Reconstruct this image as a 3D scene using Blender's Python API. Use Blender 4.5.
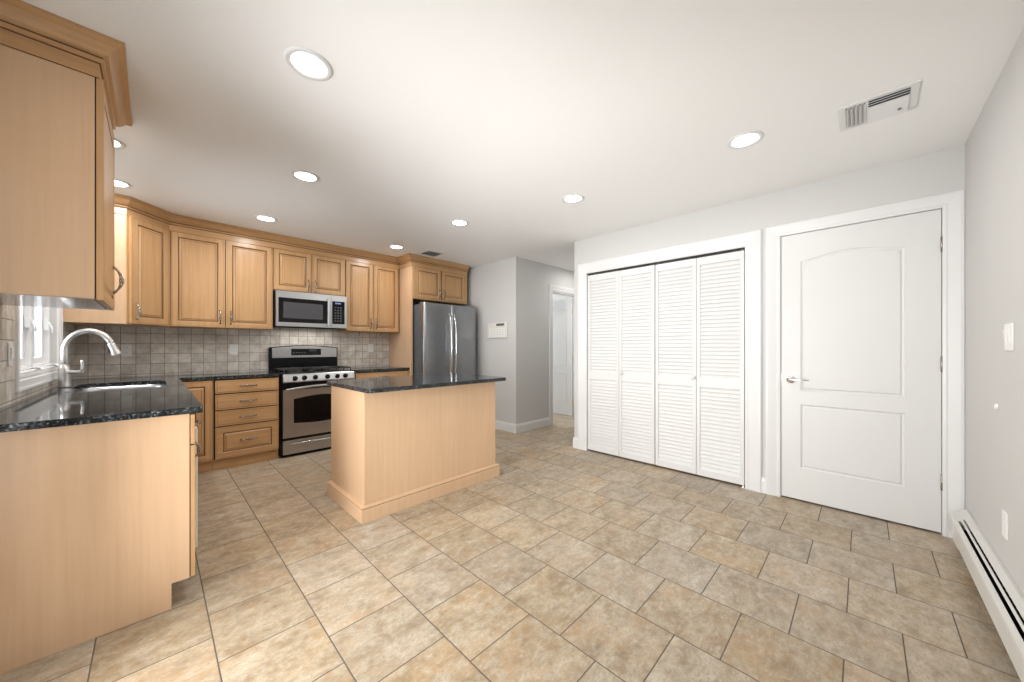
import bpy, bmesh, math, random
from mathutils import Vector, Matrix
random.seed(7)
PI = math.pi
for o in list(bpy.data.objects): bpy.data.objects.remove(o)
SC = bpy.context.scene
COL = SC.collection

# ---------------------------------------------------------------- camera
cd = bpy.data.cameras.new('camera'); cam = bpy.data.objects.new('camera', cd); COL.objects.link(cam)
cam.location = (0, 0, 1.2)
cam.rotation_euler = (PI/2, 0, math.radians(44.66-90))
cd.sensor_width = 36; cd.lens = 355.2*36/1024; cd.shift_y = 6/1024; cd.clip_start = 0.02
SC.camera = cam
# ---------------------------------------------------------------- colour management, world
SC.view_settings.view_transform = 'Standard'; SC.view_settings.look = 'None'
SC.view_settings.gamma = 1; SC.view_settings.use_curve_mapping = False
SC.view_settings.exposure = 0.13
W = bpy.data.worlds.new('world'); SC.world = W; W.use_nodes = True
W.node_tree.nodes['Background'].inputs[0].default_value = (.86, .93, 1, 1)
W.node_tree.nodes['Background'].inputs[1].default_value = 3.0

def area(name, loc, rot, sx, sy, power, col=(1, 1, 1), spread=PI, shape='RECTANGLE'):
    l = bpy.data.lights.new(name, 'AREA'); l.shape = shape; l.size = sx; l.size_y = sy
    l.energy = power; l.color = col; l.spread = spread
    o = bpy.data.objects.new(name, l); COL.objects.link(o); o.location = loc; o.rotation_euler = rot
    return o
# daylight through the patio door and the kitchen window, plus two added fill lamps
area('patio_daylight', (-.72, 1.45, 1.1), (0, -PI/2, 0), 1.9, 1.05, 42, (.95, .98, 1))
area('patio_ceiling_fill', (-1.10, 1.45, .75), (0, -PI/2-math.radians(35), 0), 1.0, 1.05, 98, (1, .99, .97))  # added fill, tilted up to brighten the ceiling
area('kitchen_window_daylight', (-.95, 3.77, 1.55), (0, -PI/2, 0), 1.0, 1.0, 26, (.92, .97, 1))
area('far_room_fill', (4.6, 6.3, 1.6), (-PI/2, 0, 0), 1.4, 1.3, 45, (.95, .98, 1))  # added fill lamp, the far room has no window
CAN_POWER = 5.2

# ---------------------------------------------------------------- materials
def newmat(name):
    m = bpy.data.materials.new(name); m.use_nodes = True
    return m, m.node_tree, m.node_tree.nodes['Principled BSDF']
def plain(name, col, rough=.5, metal=0, spec=.5, emit=None, es=0, bump=0, bscale=60):
    m, t, b = newmat(name)
    b.inputs['Base Color'].default_value = (*col, 1); b.inputs['Roughness'].default_value = rough
    b.inputs['Metallic'].default_value = metal; b.inputs['Specular IOR Level'].default_value = spec
    n = t.nodes.new('ShaderNodeTexNoise'); n.inputs['Scale'].default_value = bscale
    tc = t.nodes.new('ShaderNodeNewGeometry'); t.links.new(tc.outputs['Position'], n.inputs['Vector'])
    r = t.nodes.new('ShaderNodeMapRange'); r.inputs[3].default_value = rough*.93; r.inputs[4].default_value = min(1, rough*1.07)
    t.links.new(n.outputs[0], r.inputs[0]); t.links.new(r.outputs[0], b.inputs['Roughness'])
    if bump:
        bp = t.nodes.new('ShaderNodeBump'); bp.inputs['Strength'].default_value = bump; bp.inputs['Distance'].default_value = .002
        t.links.new(n.outputs[0], bp.inputs['Height']); t.links.new(bp.outputs[0], b.inputs['Normal'])
    if emit:
        b.inputs['Emission Color'].default_value = (*emit, 1); b.inputs['Emission Strength'].default_value = es
    return m
def mth(t, op, a, b=None, clamp=False):
    n = t.nodes.new('ShaderNodeMath'); n.operation = op; n.use_clamp = clamp
    for i, v in enumerate((a, b)):
        if v is None: continue
        if isinstance(v, (int, float)): n.inputs[i].default_value = v
        else: t.links.new(v, n.inputs[i])
    return n.outputs[0]
def ramp(t, fac, stops):
    r = t.nodes.new('ShaderNodeValToRGB'); e = r.color_ramp.elements
    while len(e) < len(stops): e.new(.5)
    for i, (p, c) in enumerate(stops): e[i].position = p; e[i].color = (*c, 1)
    t.links.new(fac, r.inputs[0]); return r.outputs[0]
def mixc(t, fac, a, b, mode='MIX'):
    n = t.nodes.new('ShaderNodeMix'); n.data_type = 'RGBA'; n.blend_type = mode
    for s, v in ((n.inputs[0], fac), (n.inputs[6], a), (n.inputs[7], b)):
        if isinstance(v, (int, float)): s.default_value = v
        elif isinstance(v, tuple): s.default_value = (*v, 1)
        else: t.links.new(v, s)
    return n.outputs[2]
def noise(t, vec, scale, detail=4, rough=.6, dist=0):
    n = t.nodes.new('ShaderNodeTexNoise'); n.inputs['Scale'].default_value = scale; n.inputs['Detail'].default_value = detail
    n.inputs['Roughness'].default_value = rough; n.inputs['Distortion'].default_value = dist
    t.links.new(vec, n.inputs['Vector']); return n.outputs[0]
def pos(t, scale=(1, 1, 1)):
    g = t.nodes.new('ShaderNodeNewGeometry'); m = t.nodes.new('ShaderNodeMapping'); m.inputs['Scale'].default_value = scale
    t.links.new(g.outputs['Position'], m.inputs[0]); return m.outputs[0]
def wood(name, c0, c1, c2, horiz=False, rough=.33, fine=.6):
    m, t, b = newmat(name)
    s = (1.2, 1.2, 26) if horiz else (26, 26, 1.0)
    n1 = noise(t, pos(t, s), 1.6, 6, .62, .25)
    n2 = noise(t, pos(t, (3, 3, 2)), 1.3, 3, .5)
    n3 = noise(t, pos(t, (s[0]*5, s[1]*5, s[2]*3)), 2, 2, .5)
    c = ramp(t, n1, [(.25, c0), (.5, c1), (.78, c2)])
    c = mixc(t, mth(t, 'MULTIPLY', mth(t, 'SUBTRACT', n2, .45, True), 1.3, True), c, c0)
    c = mixc(t, mth(t, 'MULTIPLY', mth(t, 'SUBTRACT', n3, .55, True), fine, True), c, tuple(x*.72 for x in c0))
    t.links.new(c, b.inputs['Base Color']); b.inputs['Roughness'].default_value = rough
    b.inputs['Coat Weight'].default_value = .15; b.inputs['Coat Roughness'].default_value = .2
    return m
M = {}
M['wood'] = wood('maple', (.46, .255, .11), (.54, .32, .15), (.61, .385, .195))
M['woodh'] = wood('maple_horizontal', (.46, .255, .11), (.54, .32, .15), (.61, .385, .195), True)
M['panel'] = wood('maple_lit', (.62, .41, .245), (.665, .45, .28), (.70, .485, .31), fine=.2)  # lighter copy of the maple, lit look put into its colour
M['glaze'] = plain('brown_glaze', (.13, .055, .02), .5)
M['gap'] = plain('dark_gap', (.02, .012, .008), .8)
M['under'] = plain('glossy_cabinet_underside', (.42, .36, .31), .12, spec=.8)
M['wall'] = plain('wall_paint', (.61, .605, .595), .75, bump=.04, bscale=220)
M['ceil'] = plain('ceiling_paint', (.88, .88, .875), .85)
M['white'] = plain('white_trim_paint', (.735, .735, .735), .38)
M['door'] = plain('white_door_paint', (.705, .705, .70), .42)
M['plastic'] = plain('white_plastic', (.85, .85, .83), .3)
M['vinyl'] = plain('window_vinyl', (.86, .87, .88), .3)
M['black'] = plain('black_enamel', (.006, .006, .007), .15, spec=.2)
M['iron'] = plain('cast_iron', (.02, .02, .022), .45)
M['blackglass'] = plain('black_glass', (.004, .004, .005), .06, spec=.3)
M['mesh_glass'] = plain('microwave_window_mesh', (.07, .07, .078), .15)
M['chrome'] = plain('chrome', (.85, .85, .86), .12, 1)
M['nickel'] = plain('brushed_nickel', (.40, .37, .33), .25, 1)
M['faucetm'] = plain('satin_faucet_steel', (.68, .68, .68), .34, 1)
M['enamel'] = plain('heater_enamel', (.66, .65, .62), .4)
M['beige'] = plain('alarm_plastic', (.74, .72, .66), .45)
M['grey'] = plain('dark_grey_plastic', (.10, .105, .12), .4)
M['lcd'] = plain('display_glow', (.02, .03, .05), .2, emit=(.35, .5, 1), es=.5)
M['lcdg'] = plain('display_green', (.02, .03, .02), .2, emit=(.2, .4, .4), es=.05)
M['glow'] = plain('lamp_glow', (1, 1, 1), .5, emit=(1, .98, .95), es=9)
M['brass'] = plain('brass_hinge', (.62, .50, .28), .3, 1)
M['dark'] = plain('closet_shade', (.05, .05, .05), .9)  # shade inside the closet put into the wall colour

def steel(name, col, rough=.25, horiz=True):
    m, t, b = newmat(name)
    n = noise(t, pos(t, (2, 2, 260) if horiz else (260, 260, 2)), 1.5, 2)
    r = t.nodes.new('ShaderNodeMapRange'); r.inputs[3].default_value = rough*.75; r.inputs[4].default_value = rough*1.3
    t.links.new(n, r.inputs[0]); t.links.new(r.outputs[0], b.inputs['Roughness'])
    n2 = noise(t, pos(t, (1.5, 1.5, 1.1)), 2, 4, .6, 1.5)
    c = mixc(t, n2, tuple(x*.86 for x in col), tuple(min(1, x*1.1) for x in col))
    t.links.new(c, b.inputs['Base Color']); b.inputs['Metallic'].default_value = 1
    return m
M['steel'] = steel('stainless_steel', (.50, .505, .51), .32)
M['fsteel'] = steel('fridge_stainless', (.36, .375, .395), .30, True)
M['sinksteel'] = steel('sink_steel', (.42, .44, .46), .35)

def granite():
    m, t, b = newmat('black_granite')
    p = pos(t)
    v = t.nodes.new('ShaderNodeTexVoronoi'); v.inputs['Scale'].default_value = 260; t.links.new(p, v.inputs['Vector'])
    v2 = t.nodes.new('ShaderNodeTexVoronoi'); v2.inputs['Scale'].default_value = 120; t.links.new(p, v2.inputs['Vector'])
    n1 = noise(t, p, 45, 4, .65)
    s = t.nodes.new('ShaderNodeSeparateColor'); t.links.new(v.outputs['Color'], s.inputs[0])
    s2 = t.nodes.new('ShaderNodeSeparateColor'); t.links.new(v2.outputs['Color'], s2.inputs[0])
    c = ramp(t, n1, [(.35, (.008, .009, .010)), (.6, (.022, .024, .026))])
    f1 = mth(t, 'GREATER_THAN', s.outputs[0], .80)
    c = mixc(t, f1, c, ramp(t, s.outputs[1], [(0, (.03, .035, .04)), (.5, (.09, .10, .11)), (1, (.07, .055, .04))]))
    f2 = mth(t, 'MULTIPLY', mth(t, 'GREATER_THAN', s2.outputs[0], .84), mth(t, 'GREATER_THAN', n1, .47))
    c = mixc(t, f2, c, ramp(t, s2.outputs[1], [(0, (.05, .08, .11)), (.6, (.13, .15, .165)), (1, (.26, .29, .31))]))
    t.links.new(c, b.inputs['Base Color']); b.inputs['Roughness'].default_value = .055
    b.inputs['Specular IOR Level'].default_value = .27
    return m
M['granite'] = granite()

def floor_tile():
    m, t, b = newmat('floor_tile')
    g = t.nodes.new('ShaderNodeNewGeometry'); s = t.nodes.new('ShaderNodeSeparateXYZ'); t.links.new(g.outputs['Position'], s.inputs[0])
    X, Y = s.outputs[0], s.outputs[1]
    P, Q = .3385, .338
    u = mth(t, 'DIVIDE', mth(t, 'SUBTRACT', X, .175 - P*40), P)
    ci = mth(t, 'FLOOR', u); uf = mth(t, 'FRACT', u)
    off = mth(t, 'MULTIPLY', mth(t, 'MODULO', ci, 2), .5)
    v = mth(t, 'SUBTRACT', mth(t, 'DIVIDE', mth(t, 'SUBTRACT', Y, .052 - Q*40), Q), off)
    ri = mth(t, 'FLOOR', v); vf = mth(t, 'FRACT', v)
    def edge(fr, sz):
        return mth(t, 'MULTIPLY', mth(t, 'MINIMUM', fr, mth(t, 'SUBTRACT', 1, fr)), sz)
    d = mth(t, 'MINIMUM', edge(uf, P), edge(vf, Q))
    grout = mth(t, 'LESS_THAN', d, .0023)
    cmb = t.nodes.new('ShaderNodeCombineXYZ'); t.links.new(ci, cmb.inputs[0]); t.links.new(ri, cmb.inputs[1])
    wn = t.nodes.new('ShaderNodeTexWhiteNoise'); wn.noise_dimensions = '2D'; t.links.new(cmb.outputs[0], wn.inputs['Vector'])
    sc = t.nodes.new('ShaderNodeSeparateColor'); t.links.new(wn.outputs['Color'], sc.inputs[0])
    # per-tile shifted stone pattern
    sh = t.nodes.new('ShaderNodeVectorMath'); sh.operation = 'MULTIPLY_ADD'
    t.links.new(wn.outputs['Color'], sh.inputs[0]); sh.inputs[1].default_value = (9, 7, 5); t.links.new(g.outputs['Position'], sh.inputs[2])
    mp = t.nodes.new('ShaderNodeMapping'); mp.inputs['Scale'].default_value = (3.0, 5.0, 1); mp.inputs['Rotation'].default_value = (0, 0, .12)
    t.links.new(sh.outputs[0], mp.inputs[0])
    n1 = noise(t, mp.outputs[0], 2.2, 12, .80, .2)
    n2 = noise(t, mp.outputs[0], 7, 6, .7, .3)
    mp2 = t.nodes.new('ShaderNodeMapping'); mp2.inputs['Location'].default_value = (30, 11, 0); t.links.new(sh.outputs[0], mp2.inputs[0])
    n3 = noise(t, mp2.outputs[0], 4.5, 7, .65, .2)
    n4 = noise(t, mp2.outputs[0], 60, 6, .8)
    n5 = noise(t, mp2.outputs[0], 30, 6, .8)
    n6 = noise(t, mp.outputs[0], 26, 6, .8)
    c = ramp(t, n1, [(.30, (.20, .145, .085)), (.44, (.34, .26, .17)), (.57, (.48, .405, .30)), (.70, (.66, .60, .50))])
    c = mixc(t, mth(t, 'MULTIPLY', mth(t, 'SUBTRACT', n3, .49, True), 3.4, True), c, (.47, .315, .18))
    c = mixc(t, mth(t, 'MULTIPLY', mth(t, 'SUBTRACT', n2, .53, True), 3.0, True), c, (.62, .58, .52))
    c = mixc(t, mth(t, 'MULTIPLY', mth(t, 'SUBTRACT', n5, .50, True), 3.4, True), c, (.64, .60, .53))
    c = mixc(t, mth(t, 'MULTIPLY', mth(t, 'SUBTRACT', n6, .52, True), 4.0, True), c, (.30, .20, .115))
    c = mixc(t, mth(t, 'MULTIPLY', mth(t, 'SUBTRACT', n4, .51, True), 4.2, True), c, (.20, .155, .105))
    hv = t.nodes.new('ShaderNodeHueSaturation'); t.links.new(c, hv.inputs['Color'])
    t.links.new(mth(t, 'ADD', .93, mth(t, 'MULTIPLY', sc.outputs[0], .15)), hv.inputs['Value'])
    t.links.new(mth(t, 'ADD', .85, mth(t, 'MULTIPLY', sc.outputs[1], .3)), hv.inputs['Saturation'])
    c = mixc(t, grout, hv.outputs[0], (.115, .095, .075))
    t.links.new(c, b.inputs['Base Color'])
    rr = t.nodes.new('ShaderNodeMapRange'); rr.inputs[3].default_value = .30; rr.inputs[4].default_value = .5
    t.links.new(n2, rr.inputs[0]); t.links.new(mth(t, 'MAXIMUM', rr.outputs[0], mth(t, 'MULTIPLY', grout, .8)), b.inputs['Roughness'])
    hgt = mth(t, 'ADD', mth(t, 'MULTIPLY', n2, .25), mth(t, 'MULTIPLY', mth(t, 'MINIMUM', d, .005), 200))
    bp = t.nodes.new('ShaderNodeBump'); bp.inputs['Distance'].default_value = .0015; bp.inputs['Strength'].default_value = .6
    t.links.new(hgt, bp.inputs['Height']); t.links.new(bp.outputs[0], b.inputs['Normal'])
    return m
M['floor'] = floor_tile()
def splash_tile():
    m, t, b = newmat('backsplash_tile')
    g = t.nodes.new('ShaderNodeNewGeometry'); s = t.nodes.new('ShaderNodeSeparateXYZ'); t.links.new(g.outputs['Position'], s.inputs[0])
    h = mth(t, 'SUBTRACT', mth(t, 'ADD', s.outputs[0], s.outputs[1]), 5.041)
    Q = .1
    u = mth(t, 'DIVIDE', mth(t, 'SUBTRACT', h, .777-5), Q); v = mth(t, 'DIVIDE', mth(t, 'SUBTRACT', s.outputs[2], .934-2), Q)
    uf, vf = mth(t, 'FRACT', u), mth(t, 'FRACT', v)
    e = lambda fr: mth(t, 'MINIMUM', fr, mth(t, 'SUBTRACT', 1, fr))
    d = mth(t, 'MULTIPLY', mth(t, 'MINIMUM', e(uf), e(vf)), Q)
    cmb = t.nodes.new('ShaderNodeCombineXYZ'); t.links.new(mth(t, 'FLOOR', u), cmb.inputs[0]); t.links.new(mth(t, 'FLOOR', v), cmb.inputs[1])
    wn = t.nodes.new('ShaderNodeTexWhiteNoise'); wn.noise_dimensions = '2D'; t.links.new(cmb.outputs[0], wn.inputs['Vector'])
    n = noise(t, g.outputs['Position'], 14, 6, .65, .4)
    c = ramp(t, n, [(.3, (.52, .455, .38)), (.5, (.66, .61, .54)), (.72, (.80, .77, .72))])
    hv = t.nodes.new('ShaderNodeHueSaturation'); t.links.new(c, hv.inputs['Color'])
    t.links.new(mth(t, 'ADD', .88, mth(t, 'MULTIPLY', wn.outputs['Value'], .24)), hv.inputs['Value'])
    nw = noise(t, g.outputs['Position'], 60, 3)
    gr = mth(t, 'LESS_THAN', d, mth(t, 'ADD', .0004, mth(t, 'MULTIPLY', nw, .0032)))
    c = mixc(t, gr, hv.outputs[0], (.19, .18, .175))
    t.links.new(c, b.inputs['Base Color']); b.inputs['Roughness'].default_value = .5
    bp = t.nodes.new('ShaderNodeBump'); bp.inputs['Distance'].default_value = .002; bp.inputs['Strength'].default_value = .5
    t.links.new(mth(t, 'MULTIPLY', mth(t, 'MINIMUM', d, .004), 250), bp.inputs['Height']); t.links.new(bp.outputs[0], b.inputs['Normal'])
    return m
M['splash'] = splash_tile()
def pane_glass():
    m, t, b = newmat('window_glass')
    out = t.nodes['Material Output']; tr = t.nodes.new('ShaderNodeBsdfTransparent'); gl = t.nodes.new('ShaderNodeBsdfGlossy')
    gl.inputs['Roughness'].default_value = .02; fr = t.nodes.new('ShaderNodeFresnel'); mx = t.nodes.new('ShaderNodeMixShader')
    t.links.new(fr.outputs[0], mx.inputs[0]); t.links.new(tr.outputs[0], mx.inputs[1]); t.links.new(gl.outputs[0], mx.inputs[2])
    t.links.new(mx.outputs[0], out.inputs[0]); t.nodes.remove(b); return m
M['glass'] = pane_glass()

# ---------------------------------------------------------------- mesh helpers
class Frame:                      # u along the face, n out of the face, w up
    def __init__(s, o, u, n): s.o = Vector(o); s.u = Vector(u).normalized(); s.n = Vector(n).normalized()
    def __call__(s, u, n, w): return s.o + s.u*u + s.n*n + Vector((0, 0, w))
WORLD = Frame((0, 0, 0), (1, 0, 0), (0, 1, 0))
ORG = {}
class MB:
    def __init__(s, *mats): s.bm = bmesh.new(); s.mats = [M[k] for k in (mats or ('white',))]
    def face(s, vs, mi=0, smooth=False):
        try: f = s.bm.faces.new(vs)
        except ValueError: return None
        f.material_index = mi; f.smooth = smooth; return f
    def fbox(s, F, u0, u1, n0, n1, w0, w1, mi=0):
        v = [s.bm.verts.new(F(u, n, w)) for w in (w0, w1) for n in (n0, n1) for u in (u0, u1)]
        for q in ((0, 1, 3, 2), (4, 5, 7, 6), (0, 1, 5, 4), (2, 3, 7, 6), (0, 2, 6, 4), (1, 3, 7, 5)): s.face([v[i] for i in q], mi)
        return s
    def box(s, x0, x1, y0, y1, z0, z1, mi=0): return s.fbox(WORLD, x0, x1, y0, y1, z0, z1, mi)
    def prism(s, poly, z0, z1, mi=0):
        a = [s.bm.verts.new((x, y, z0)) for x, y in poly]; b = [s.bm.verts.new((x, y, z1)) for x, y in poly]
        s.face(a, mi); s.face(b, mi)
        for i in range(len(a)): j = (i+1) % len(a); s.face((a[i], a[j], b[j], b[i]), mi)
        return s
    def fprism(s, F, poly, u0, u1, mi=0):      # poly in (n, w), extruded along u
        a = [s.bm.verts.new(F(u0, n, w)) for n, w in poly]; b = [s.bm.verts.new(F(u1, n, w)) for n, w in poly]
        s.face(a, mi); s.face(b, mi)
        for i in range(len(a)): j = (i+1) % len(a); s.face((a[i], a[j], b[j], b[i]), mi)
        return s
    def fplate(s, F, poly, n0, n1, mi=0):      # poly in (u, w), thickness n0..n1
        a = [s.bm.verts.new(F(u, n0, w)) for u, w in poly]; b = [s.bm.verts.new(F(u, n1, w)) for u, w in poly]
        s.face(a, mi); s.face(b, mi)
        for i in range(len(a)): j = (i+1) % len(a); s.face((a[i], a[j], b[j], b[i]), mi)
        return s
    def tube(s, pts, r, seg=10, mi=0, closed=False):
        pts = [Vector(p) for p in pts]; n = len(pts); rs = r if isinstance(r, (list, tuple)) else [r]*n
        rings = []; prev = None
        for i, p in enumerate(pts):
            a = pts[i-1] if i > 0 else (pts[-1] if closed else p); b = pts[i+1] if i < n-1 else (pts[0] if closed else p)
            t = (b-a).normalized()
            if prev is None: up = Vector((0, 0, 1)) if abs(t.z) < .9 else Vector((1, 0, 0)); x = t.cross(up).normalized()
            else: x = (prev - t*prev.dot(t)).normalized()
            y = t.cross(x); prev = x
            rings.append([s.bm.verts.new(p + (x*math.cos(2*PI*k/seg)+y*math.sin(2*PI*k/seg))*rs[i]) for k in range(seg)])
        m = n if closed else n-1
        for i in range(m):
            A, B = rings[i], rings[(i+1) % n]
            for k in range(seg): s.face((A[k], A[(k+1) % seg], B[(k+1) % seg], B[k]), mi, True)
        if not closed: s.face(rings[0], mi); s.face(rings[-1], mi)
        return s
    def lathe(s, o, axis, prof, seg=24, mi=0, smooth=True):   # prof: (radius, height along axis)
        o = Vector(o); a = Vector(axis).normalized(); x = a.orthogonal().normalized(); y = a.cross(x); rings = []
        for r, h in prof:
            if r < 1e-6: rings.append([s.bm.verts.new(o+a*h)])
            else: rings.append([s.bm.verts.new(o+a*h+(x*math.cos(2*PI*k/seg)+y*math.sin(2*PI*k/seg))*r) for k in range(seg)])
        for A, B in zip(rings, rings[1:]):
            for k in range(seg):
                q = [A[k % len(A)], A[(k+1) % len(A)], B[(k+1) % len(B)], B[k % len(B)]]; w = []
                for v in q:
                    if v not in w: w.append(v)
                if len(w) > 2: s.face(w, mi, smooth)
        for R in (rings[0], rings[-1]):
            if len(R) > 2: s.face(R, mi)
        return s
    def board(s, F, u0, u1, w0, w1, n0, n1, holes, mi=0):
        """slab with front at n1; holes = [(outline[(u,w)] ccw, [(inset, n, mat)...], cap mat)]"""
        bm = s.bm
        def ring(poly, n): return [bm.verts.new(F(u, n, w)) for u, w in poly]
        rect = [(u0, w0), (u1, w0), (u1, w1), (u0, w1)]
        o = ring(rect, n1); bk = ring(rect, n0); s.face(bk, mi)
        for i in range(4): s.face((o[i], o[(i+1) % 4], bk[(i+1) % 4], bk[i]), mi)
        edges = [bm.edges.get((o[i], o[(i+1) % 4])) for i in range(4)]
        for poly, steps, cap in holes:
            r = ring(poly, n1); edges += [bm.edges.new((r[i], r[(i+1) % len(r)])) for i in range(len(r))]
            for ins, n, m in steps:
                q = ring(offset(poly, ins), n)
                for i in range(len(r)): s.face((r[i], r[(i+1) % len(r)], q[(i+1) % len(r)], q[i]), m)
                r = q
            s.face(r, cap)
        g = bmesh.ops.triangle_fill(bm, use_beauty=True, use_dissolve=False, edges=edges)
        for f in g['geom']:
            if isinstance(f, bmesh.types.BMFace): f.material_index = mi
        return s
    def sweep(s, path, prof, mi=0, side=1):    # path in plan [(x,y)], prof [(out,z)]; out is to the right of travel
        n = len(path); rings = []
        P = [Vector(p) for p in path]
        for i in range(n):
            d1 = (P[i]-P[i-1]).normalized() if i else None; d2 = (P[i+1]-P[i]).normalized() if i < n-1 else None
            N = [Vector((d.y, -d.x))*side for d in (d1, d2) if d]
            if len(N) == 2: m = (N[0]+N[1]).normalized(); m = m/ m.dot(N[0])
            else: m = N[0]
            rings.append([s.bm.verts.new((P[i].x+m.x*o, P[i].y+m.y*o, z)) for o, z in prof])
        k = len(prof)
        for A, B in zip(rings, rings[1:]):
            for j in range(k): s.face((A[j], A[(j+1) % k], B[(j+1) % k], B[j]), prof_mat(prof, j, mi))
        s.face(rings[0], mi); s.face(rings[-1], mi)
        return s
    def build(s, name, parent=None, bevel=0, seg=2):
        bmesh.ops.remove_doubles(s.bm, verts=s.bm.verts, dist=1e-6)
        bmesh.ops.recalc_face_normals(s.bm, faces=s.bm.faces)
        vs = [v.co for v in s.bm.verts]
        c = Vector([(min(v[i] for v in vs)+max(v[i] for v in vs))/2 for i in range(3)])
        if parent is None: c.z = min(v.z for v in vs)
        bmesh.ops.translate(s.bm, verts=s.bm.verts, vec=-c)
        me = bpy.data.meshes.new(name); s.bm.to_mesh(me); s.bm.free()
        for m in s.mats: me.materials.append(m)
        o = bpy.data.objects.new(name, me); COL.objects.link(o)
        if parent: o.parent = parent; o.location = c - ORG[parent.name]
        else: o.location = c
        ORG[o.name] = c
        if bevel:
            b = o.modifiers.new('bevel', 'BEVEL'); b.width = bevel; b.segments = seg; b.limit_method = 'ANGLE'; b.angle_limit = math.radians(50); b.harden_normals = False
        return o
PM = {}
def prof_mat(prof, j, mi): return PM.get((id(prof), j), mi)
def offset(poly, d):
    n = len(poly); out = []
    for i in range(n):
        p0, p, p1 = (Vector(poly[(i+k-1) % n]) for k in range(3))
        a = (p-p0).normalized(); b = (p1-p).normalized()
        na, nb = Vector((-a.y, a.x)), Vector((-b.y, b.x)); m = (na+nb); m.normalize(); m /= max(.3, m.dot(na))
        out.append((p.x+m.x*d, p.y+m.y*d))
    return out
def rrect(u0, u1, w0, w1, r, k=6):
    out = []
    for cx, cy, a0 in ((u1-r, w0+r, -90), (u1-r, w1-r, 0), (u0+r, w1-r, 90), (u0+r, w0+r, 180)):
        for i in range(k+1):
            a = math.radians(a0+90*i/k); out.append((cx+r*math.cos(a), cy+r*math.sin(a)))
    return out
def thing(name, loc, label, cat, group=None):
    o = bpy.data.objects.new(name, None); COL.objects.link(o); o.location = loc; o.empty_display_size = .1
    ORG[o.name] = Vector(loc); return tag(o, label, cat, group)
def tag(o, label, cat=None, group=None, kind=None):
    o['label'] = label
    if cat: o['category'] = cat
    if group: o['group'] = group
    if kind: o['kind'] = kind
    return o
def struct(o, label, cat): return tag(o, label, cat, kind='structure')
def dup(root, loc, label):
    r = root.copy(); COL.objects.link(r); r.location = loc; r['label'] = label
    def kids(a, b):
        for ch in [c for c in bpy.data.objects if c.parent == a]:
            c = ch.copy(); COL.objects.link(c); c.parent = b; kids(ch, c)
    kids(root, r); return r

# ---------------------------------------------------------------- room dimensions
XL, XR, YB, YF, H = -.5, 3.54, 5.04, -.45, 2.457
BACK = lambda y: Frame((0, y, 0), (1, 0, 0), (0, -1, 0))     # faces -Y
LEFT = lambda x: Frame((x, 0, 0), (0, 1, 0), (1, 0, 0))      # faces +X, u = y
RIGHT = lambda x: Frame((x, 0, 0), (0, 1, 0), (-1, 0, 0))    # faces -X, u = y
FRONT = lambda y: Frame((0, y, 0), (1, 0, 0), (0, 1, 0))     # faces +Y

struct(MB('floor').box(-.7, 6.2, -.6, 6.2, -.12, 0).build('floor'), 'floor of beige stone-look square tiles laid in a running bond', 'floor')
struct(MB('ceil').box(-.7, 6.2, -.6, 6.2, H, H+.12).build('ceiling'), 'flat white painted ceiling with recessed lights', 'ceiling')
struct(MB('wall').box(XL-.12, 3.67, YB, YB+.12, 0, H).build('wall_back'), 'grey painted kitchen wall behind the range and back cabinets', 'wall')
# left wall with the kitchen window and a patio door beside the camera
WY0, WY1, WZ0, WZ1 = 3.15, 4.26, 1.05, 2.05
m = MB('wall')
m.box(XL-.12, XL, YF-.12, .9, 0, H).box(XL-.12, XL, 2.0, WY0, 0, H).box(XL-.12, XL, WY1, YB, 0, H)
m.box(XL-.12, XL, .9, 2.0, 2.1, H).box(XL-.12, XL, WY0, WY1, 0, WZ0).box(XL-.12, XL, WY0, WY1, WZ1, H)
struct(m.build('wall_left'), 'grey painted wall with the window over the sink', 'wall')
struct(MB('wall').box(XL-.12, XR+.12, YF-.12, YF, 0, H).build('wall_front'), 'light grey wall at the right edge above the baseboard heater', 'wall')
# closet wall: openings for the bifold doors (.712..2.275) and the panel door (-.362..0.472)
m = MB('wall', 'dark')
m.box(XR, XR+.12, YF, -.372, 0, H).box(XR, XR+.12, .482, .705, 0, H).box(XR, XR+.12, 2.283, 2.45, 0, H)
m.box(XR, XR+.12, -.372, .482, 2.1, H).box(XR, XR+.12, .705, 2.283, 2.062, H)
struct(m.build('wall_right'), 'light grey wall holding the closet and the white panel door', 'wall')
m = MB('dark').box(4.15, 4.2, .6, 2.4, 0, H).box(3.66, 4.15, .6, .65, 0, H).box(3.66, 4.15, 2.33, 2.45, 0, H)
struct(m.build('wall_closet'), 'inner walls of the closet, coloured dark for shade behind the louvered doors', 'wall')
struct(MB('wall').box(XR+.125, XR+.16, -.5, .55, 0, H).build('wall_behind_door'), 'wall behind the closed white panel door', 'wall')
HX = 3.55
m = MB('wall').box(HX, HX+.12, 3.55, YB, 0, H).box(HX, 4.355, 3.43, 3.55, 0, H).box(5.13, 6.2, 3.43, 3.55, 0, H).box(4.355, 5.13, 3.43, 3.55, 2.07, H)
struct(m.build('wall_hall'), 'light grey wall corner beyond the refrigerator leading into the hallway', 'wall')
m = MB('wall').box(4.2, 6.2, 2.33, 2.45, 0, H).box(6.1, 6.2, 2.45, 6.2, 0, H)
struct(m.build('wall_passage'), 'grey wall of the hallway turning away behind the closet', 'wall')
m = MB('wall').box(3.55, 3.67, YB+.12, 6.2, 0, H).box(3.67, 6.1, 6.45, 6.55, 0, H)
struct(m.build('wall_far_room'), 'wall of the room beyond the hallway doorway', 'wall')

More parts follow.
